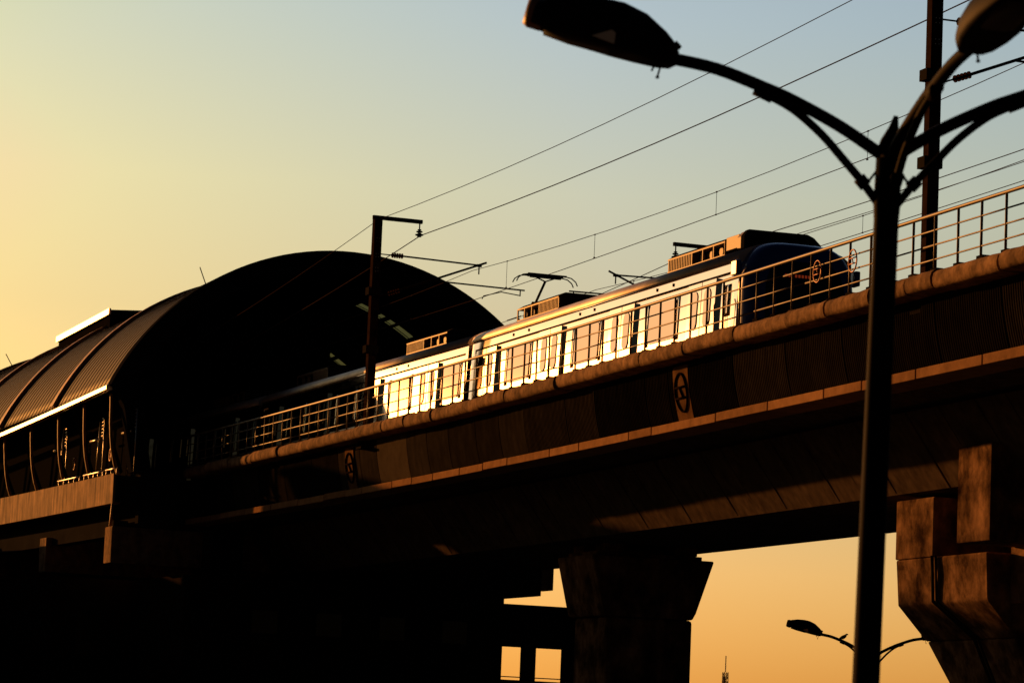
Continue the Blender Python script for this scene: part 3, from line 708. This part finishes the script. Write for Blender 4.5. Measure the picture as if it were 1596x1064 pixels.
        for i in range(33):
            a = pi*i/32; y = -1.08*(abs(cos(a))**.5)*(1 if cos(a) > 0 else -1); z = 2.35+1.18*(abs(sin(a))**.62); wn.append((y, z))
        wn += [(1.08, 1.5), (-1.08, 1.5)]
        m.loft([[(LEN+dx-.20*max(0, z-2.3)/1.7, y, z) for y, z in wn] for dx in (.60, .705)]).build('windscreen', M['wind'], body, bevel=.01)
        led = MB(); y = -.55
        for k in range(9):
            led.box((LEN+.59, y, 3.12), (LEN+.625, y+.05, 3.19)); y += .09
        led.build('destination_display', M['led'], body)
        # cab door bay with handrails on the side
        for sg in (-1, 1):
            MB().sbox(19.18, 19.84, sg*rc, sg*(rc+.03), 1.05, 3.2).build('cab_door', M['doorst'], body, sharp=True)
            MB().sbox(19.32, 19.7, sg*(rc+.02), sg*(rc+.045), 2.2, 3.0).build('cab_door_window', M['glass'], body)
            MB().sbox(19.98, 20.24, sg*rc, sg*HW, 1.0, 3.3).build('corner_post', M['steelcar'], body, sharp=True)
            for x_ in (19.08, 19.92): MB().tube([(x_, sg*(HW+.02), 1.5), (x_, sg*(HW+.06), 1.6), (x_, sg*(HW+.06), 2.5), (x_, sg*(HW+.02), 2.6)], .018, 6).build('grab_rail', M['black'], body)
            MB().box((LEN-.12, min(sg*1.55, sg*1.7), 3.12), (LEN+.22, max(sg*1.55, sg*1.7), 3.5)).build('door_lamp_housing', M['blue'], body, bevel=.03)
            MB().box((LEN+.3, min(sg*1.2, sg*1.42), 2.45), (LEN+.4, max(sg*1.2, sg*1.42), 2.8)).build('side_mirror', M['blue'], body, bevel=.04)
            MB().tube([(LEN+.6, sg*.95, 1.2), (LEN+.72, sg*.95, 1.2)], .13, 16).build('headlight', M['lens'], body)
        m = MB(); m.bar((LEN+.73, .5, 1.6), (LEN+.71, .95, 2.4), .03, .03); m.bar((LEN+.74, .65, 1.75), (LEN+.73, .75, 2.3), .05, .03); m.build('wiper', M['carroof'], body)
        # roof fairing over the front unit
        m = MB(); fr = [(-1.12, 3.95), (-1.12, 4.28), (-1.0, 4.44), (.62, 4.45), (.8, 4.38), (1.0, 4.2), (1.05, 3.85)]
        m.loft([[(x_, a*k_, z) for a, z in fr] for x_, k_ in ((19.35, 1), (19.6, 1))]); m.build('roof_fairing', M['rimm'], body, bevel=.02)
        m = MB(); m.box((18.2, -1.0, 4.06), (19.0, 1.0, 4.4)); m.loft([[(19.1, a, z) for a, z in ((-1.1, 4.0), (-1.1, 4.28), (-.98, 4.42), (.9, 4.42), (.9, 4.0))], [(19.34, a, z) for a, z in ((-1.1, 3.98), (-1.1, 4.28), (-.98, 4.43), (.9, 4.43), (.9, 3.98))]])
        m.build('ac_unit', M['acb'], body, bevel=.01)
        # pantograph
        px = 2.1
        m = MB(); m.box((px-.7, -.55, 4.08), (px+.6, .55, 4.16))
        for y in (-.5, .5):
            for x_ in (px-.6, px+.5): m.tube([(x_, y, 4.0), (x_, y, 4.25)], .05, 8)
        m.box((px-1.0, -.2, 4.1), (px-.75, .2, 4.45))
        m.tube([(px-1.6, -.5, 4.3), (px-.4, -.5, 4.3)], .02, 6)
        m.build('pantograph_base', M['blackm'], body)
        m = MB(); m.tube([(px+.35, 0, 4.25), (px-.55, 0, 4.72)], .05, 8); m.tube([(px-.55, -.1, 4.72), (px-.55, .1, 4.72)], .08, 8)
        m.tube([(px-.55, 0, 4.74), (px+.25, 0, 5.32)], .04, 8); m.tube([(px+.35, .1, 4.3), (px-.4, .1, 4.78)], .02, 6)
        m.tube([(px+.25, 0, 5.32), (px+.25, -.32, 5.44)], .022, 6); m.tube([(px+.25, 0, 5.32), (px+.25, .32, 5.44)], .022, 6)
        m.build('pantograph_arm', M['steel'], body)
        m = MB()
        for dx in (.08, .42):
            m.tube([(px+dx, -.62, 5.5), (px+dx, .62, 5.5)], .03, 8)
            for sg in (-1, 1): m.tube([(px+dx, sg*.55, 5.5), (px+dx, sg*.78, 5.46), (px+dx, sg*.92, 5.36), (px+dx, sg*.98, 5.24)], .018, 6)
        for y in (-.5, -.32, .32, .5): m.tube([(px+.08, y, 5.47), (px+.42, y, 5.47)], .02, 6)
        m.tube([(px+.25, -.5, 5.44), (px+.25, .5, 5.44)], .03, 8)
        m.build('pantograph_head', M['blackm'], body)
    return body
c1 = car(True); c2 = car(False); c3 = copy_tree(c2)
def place_car(c, s):
    a = PT(s, LATC, ZR); b = PT(s+20.5, LATC, ZR); d = b-a
    c.location = a-train.location; c.rotation_euler = (0, 0, atan2(d.y, d.x))
train.location = PT(-83, LATC, ZR)
place_car(c1, -93.95); place_car(c2, -115.75); c3.parent = train; place_car(c3, -137.55)

# ------------------------------------------------------------------ street lamps
def lamp(label, loc, rz, arms, group='street lamps'):
    t = thing('street_lamp', label, 'street lamp', loc, group); t['_o'] = [0, 0, 0]
    # local: z up with 0 at ground ; junction at z=J ; x = to the right in the photo
    J = 5.70; lean = .026*0
    def leanp(z): return (z-J)*.016
    m = MB(); m.tube([(leanp(z), 0, z) for z in (0, 1.2, 1.21, J-.4, J-.3, J+.02)], [.13, .125, .095, .085, .092, .088], 20)
    m.build('pole', M['pole'], t)
    m = MB(); m.tube([(0, 0, J+.0), (0, 0, J+.1), (.01, 0, J+.15), (.028, 0, J+.24), (.041, 0, J+.32)], [.088, .078, .068, .035, .016], 14); m.build('finial', M['pole'], t)
    main = [(-.05, .05), (-.339, .234), (-.654, .394), (-.848, .474), (-1.185, .594), (-1.506, .655)]
    brace = [(-.04, -.32), (-.171, -.148), (-.31, .009), (-.464, .176), (-.652, .332), (-.82, .422), (-.90, .455)]
    for (ax, ay, zs) in arms:
        def A(u, z, wv=0, zs=zs): z = z*zs if z > 0 else z; return Vector((-u*ax - wv*ay, -u*ay + wv*ax, J+z))
        def interp(P, k=20):
            out = []
            n_ = len(P)-1
            for i in range(n_):
                p0, p1, p2, p3 = P[max(i-1, 0)], P[i], P[i+1], P[min(i+2, n_)]
                for q in range(5):
                    t_ = q/5
                    out.append(tuple(.5*((2*b)+(-a+c)*t_+(2*a-5*b+4*c-d)*t_*t_+(-a+3*b-3*c+d)*t_**3) for a, b, c, d in zip(p0, p1, p2, p3)))
            out.append(P[-1]); return out
        MB().tube([A(*p) for p in interp(main)], .043, 12).build('arm', M['pole'], t)
        b_ = MB().tube([A(*p) for p in interp(brace)], .029, 10)
        b_.tube([A(-.80, .415), A(-.925, .47)], .045, 10); b_.tube([A(-.15, -.17), A(-.2, -.115)], .045, 10); b_.tube([A(-.05, -.02), A(-.15, -.16)], .010, 6)
        b_.build('brace', M['pole'], t)
        # head: loft of D-shaped sections along a slightly rising axis
        H0 = Vector((-1.455, .66)); ax_u = Vector((-1.0, .235)).normalized(); nn = Vector((ax_u.y, -ax_u.x))*(-1)
        if nn.y < 0: nn = -nn
        prof = [(0.0, .035, .05, .04), (.04, .09, .075, .09), (.12, .15, .085, .13), (.28, .235, .085, .17), (.45, .27, .085, .185), (.62, .262, .08, .18), (.80, .225, .07, .155), (.95, .17, .055, .12), (1.03, .13, .045, .09)]
        rings = []
        for u, tp, bt, wd in prof:
            c = H0+ax_u*u; ring = []
            for k in range(28):
                a = 2*pi*k/28; cw, sw = cos(a), sin(a)
                hgt = tp*(abs(sw)**.85) if sw > 0 else -bt*(min(1, abs(sw)*2.2))
                p = c+nn*hgt; ring.append(A(p.x, p.y, wd*cw*(1 if sw > 0 else 1)))
            rings.append(ring)
        hd = MB().loft(rings, True, True, True).build('lamp_head', M['head'], t)
        def hp(u, h, w_): p = H0+ax_u*u+nn*h; return A(p.x, p.y, w_)
        cap = MB(); 
        rr = [[hp(u, .035+ (r*.112)*sin(2*pi*k/20), r*.085*cos(2*pi*k/20)) for k in range(20)] for u, r in ((.96, 1.0), (1.05, .98), (1.085, .8), (1.06, .45), (1.05, .42))]
        cap.loft(rr, True, True, True).build('end_cap', M['tipr'], hd, org=(0, 0, 0))
        MB().loft([[hp(1.047, .045+.038*sin(2*pi*k/14), .03*cos(2*pi*k/14)) for k in range(14)], [hp(1.068, .045+.036*sin(2*pi*k/14), .028*cos(2*pi*k/14)) for k in range(14)]]).build('cap_hole', M['black'], hd, org=(0, 0, 0))
        ln = MB(); ln.loft([[hp(u, -.085-d_, w_) for w_, d_ in ((-ww, -.01), (-ww*.6, dd), (0, dd*1.2), (ww*.6, dd), (ww, -.01))] + [hp(u, -.06, ww), hp(u, -.06, -ww)] for u, ww, dd in ((.46, .11, .0), (.5, .13, .012), (.75, .12, .012), (.93, .09, .0))], True, True, True)
        ln.build('lens', M['lens'], hd, org=(0, 0, 0))
        # side-facing reflector catching the low sun
        if ay == 0: MB().loft([[hp(u_, h_-.012*q_, wd_*.2) for u_, h_ in ((.44, -.055), (.45, .02), (.48, .035), (.60, -.04))] for wd_, q_ in ((-.97, 1), (-.55, 0), (.55, 0), (.97, 1))]).build('reflector', M['refl'], hd, org=(0, 0, 0))
        m = MB(); m.tube([hp(.10, -.08, .02), hp(.10, -.17, .02)], .008, 6); m.tube([hp(.14, -.08, -.03), hp(.15, -.13, -.03)], .008, 6)
        m.tube([hp(.10, -.165, .02), hp(.10, -.18, .02)], .014, 6)
        m.build('latch', M['blackm'], hd, org=(0, 0, 0))
        MB().tube([hp(.05, .085, 0), hp(.0, .07, 0)], [.03, .015], 8).build('cable_gland', M['blackm'], hd, org=(0, 0, 0))
    t.rotation_euler = (0, 0, rz)
    return t
rz = atan2(rt0.y, rt0.x)
bx_, by_ = -19.72, 9.41
b12 = radians(12.7)
lamp('large dark street lamp with three curved arms close in the foreground', (bx_, by_, 0), rz, [(1, 0, 1), (-1, 0, 1), (sin(b12), -cos(b12), .74)])
lamp('small distant two armed street lamp low in the photo, a bird on its left arm', (-86.67, 41.24, -.83), rz, [(1, 0, 1), (-1, 0, 1)])

# pigeon on the far lamp's left arm
def pigeon(loc, rz):
    m = MB()
    pts = [(-.16, 0, .015), (-.10, 0, .04), (-.04, 0, .07), (.02, 0, .095), (.06, 0, .125), (.085, 0, .16), (.105, 0, .172), (.125, 0, .168), (.15, 0, .16)]
    m.tube(pts, [.012, .025, .05, .055, .045, .026, .026, .02, .003], 12)
    o = m.build('pigeon', M['bird'], org=(0, 0, 0)); o.location = loc; o.rotation_euler = (0, 0, rz)
    t = MB().tube([(.0, -.02, .05), (.0, -.02, 0)], .005, 5); t.tube([(.0, .02, .05), (.0, .02, 0)], .005, 5); t.build('leg', M['bird'], o, org=(0, 0, 0))
    tag(o, 'small dark bird perched on the left arm of the distant street lamp', 'bird'); return o
J2 = Vector((-86.67, 41.24, -.83+5.70))
pigeon(J2+rt0*(-.84)+Vector((0, 0, .512)), rz)

# distant radio mast
rm = thing('radio_mast', 'slender hazy lattice mast far away under the viaduct', 'mast', (-370.7, 156.7, 0))
m = MB(); cx, cy = -370.7, 156.7
for z in range(-1, 13):
    w0, w1 = .45-.015*z, .45-.015*(z+1)
    for sx, sy in ((1, 1), (1, -1), (-1, 1), (-1, -1)):
        m.tube([(cx+sx*w0, cy+sy*w0, z), (cx+sx*w1, cy+sy*w1, z+1)], .05, 4); m.tube([(cx+sx*w0, cy+sy*w0, z), (cx-sx*w1, cy+sy*w1, z+1)], .03, 4); m.tube([(cx+sx*w0, cy+sy*w0, z), (cx+sx*w1, cy-sy*w1, z+1)], .03, 4)
m.build('lattice', M['kerb'], rm)
m = MB(); m.tube([(cx, cy, 13), (cx, cy, 15)], .06, 6); m.tube([(cx+.3, cy, 10), (cx+.3, cy, 11.5)], .3, 8); m.tube([(cx-.3, cy, 11.5), (cx-.3, cy, 12.5)], .2, 8); m.build('antenna', M['kerb'], rm)

for o in ORG:
    if '_o' in o: del o['_o']
for o in list(bpy.data.objects):
    if '_o' in o: del o['_o']
print('objects', len(bpy.data.objects))
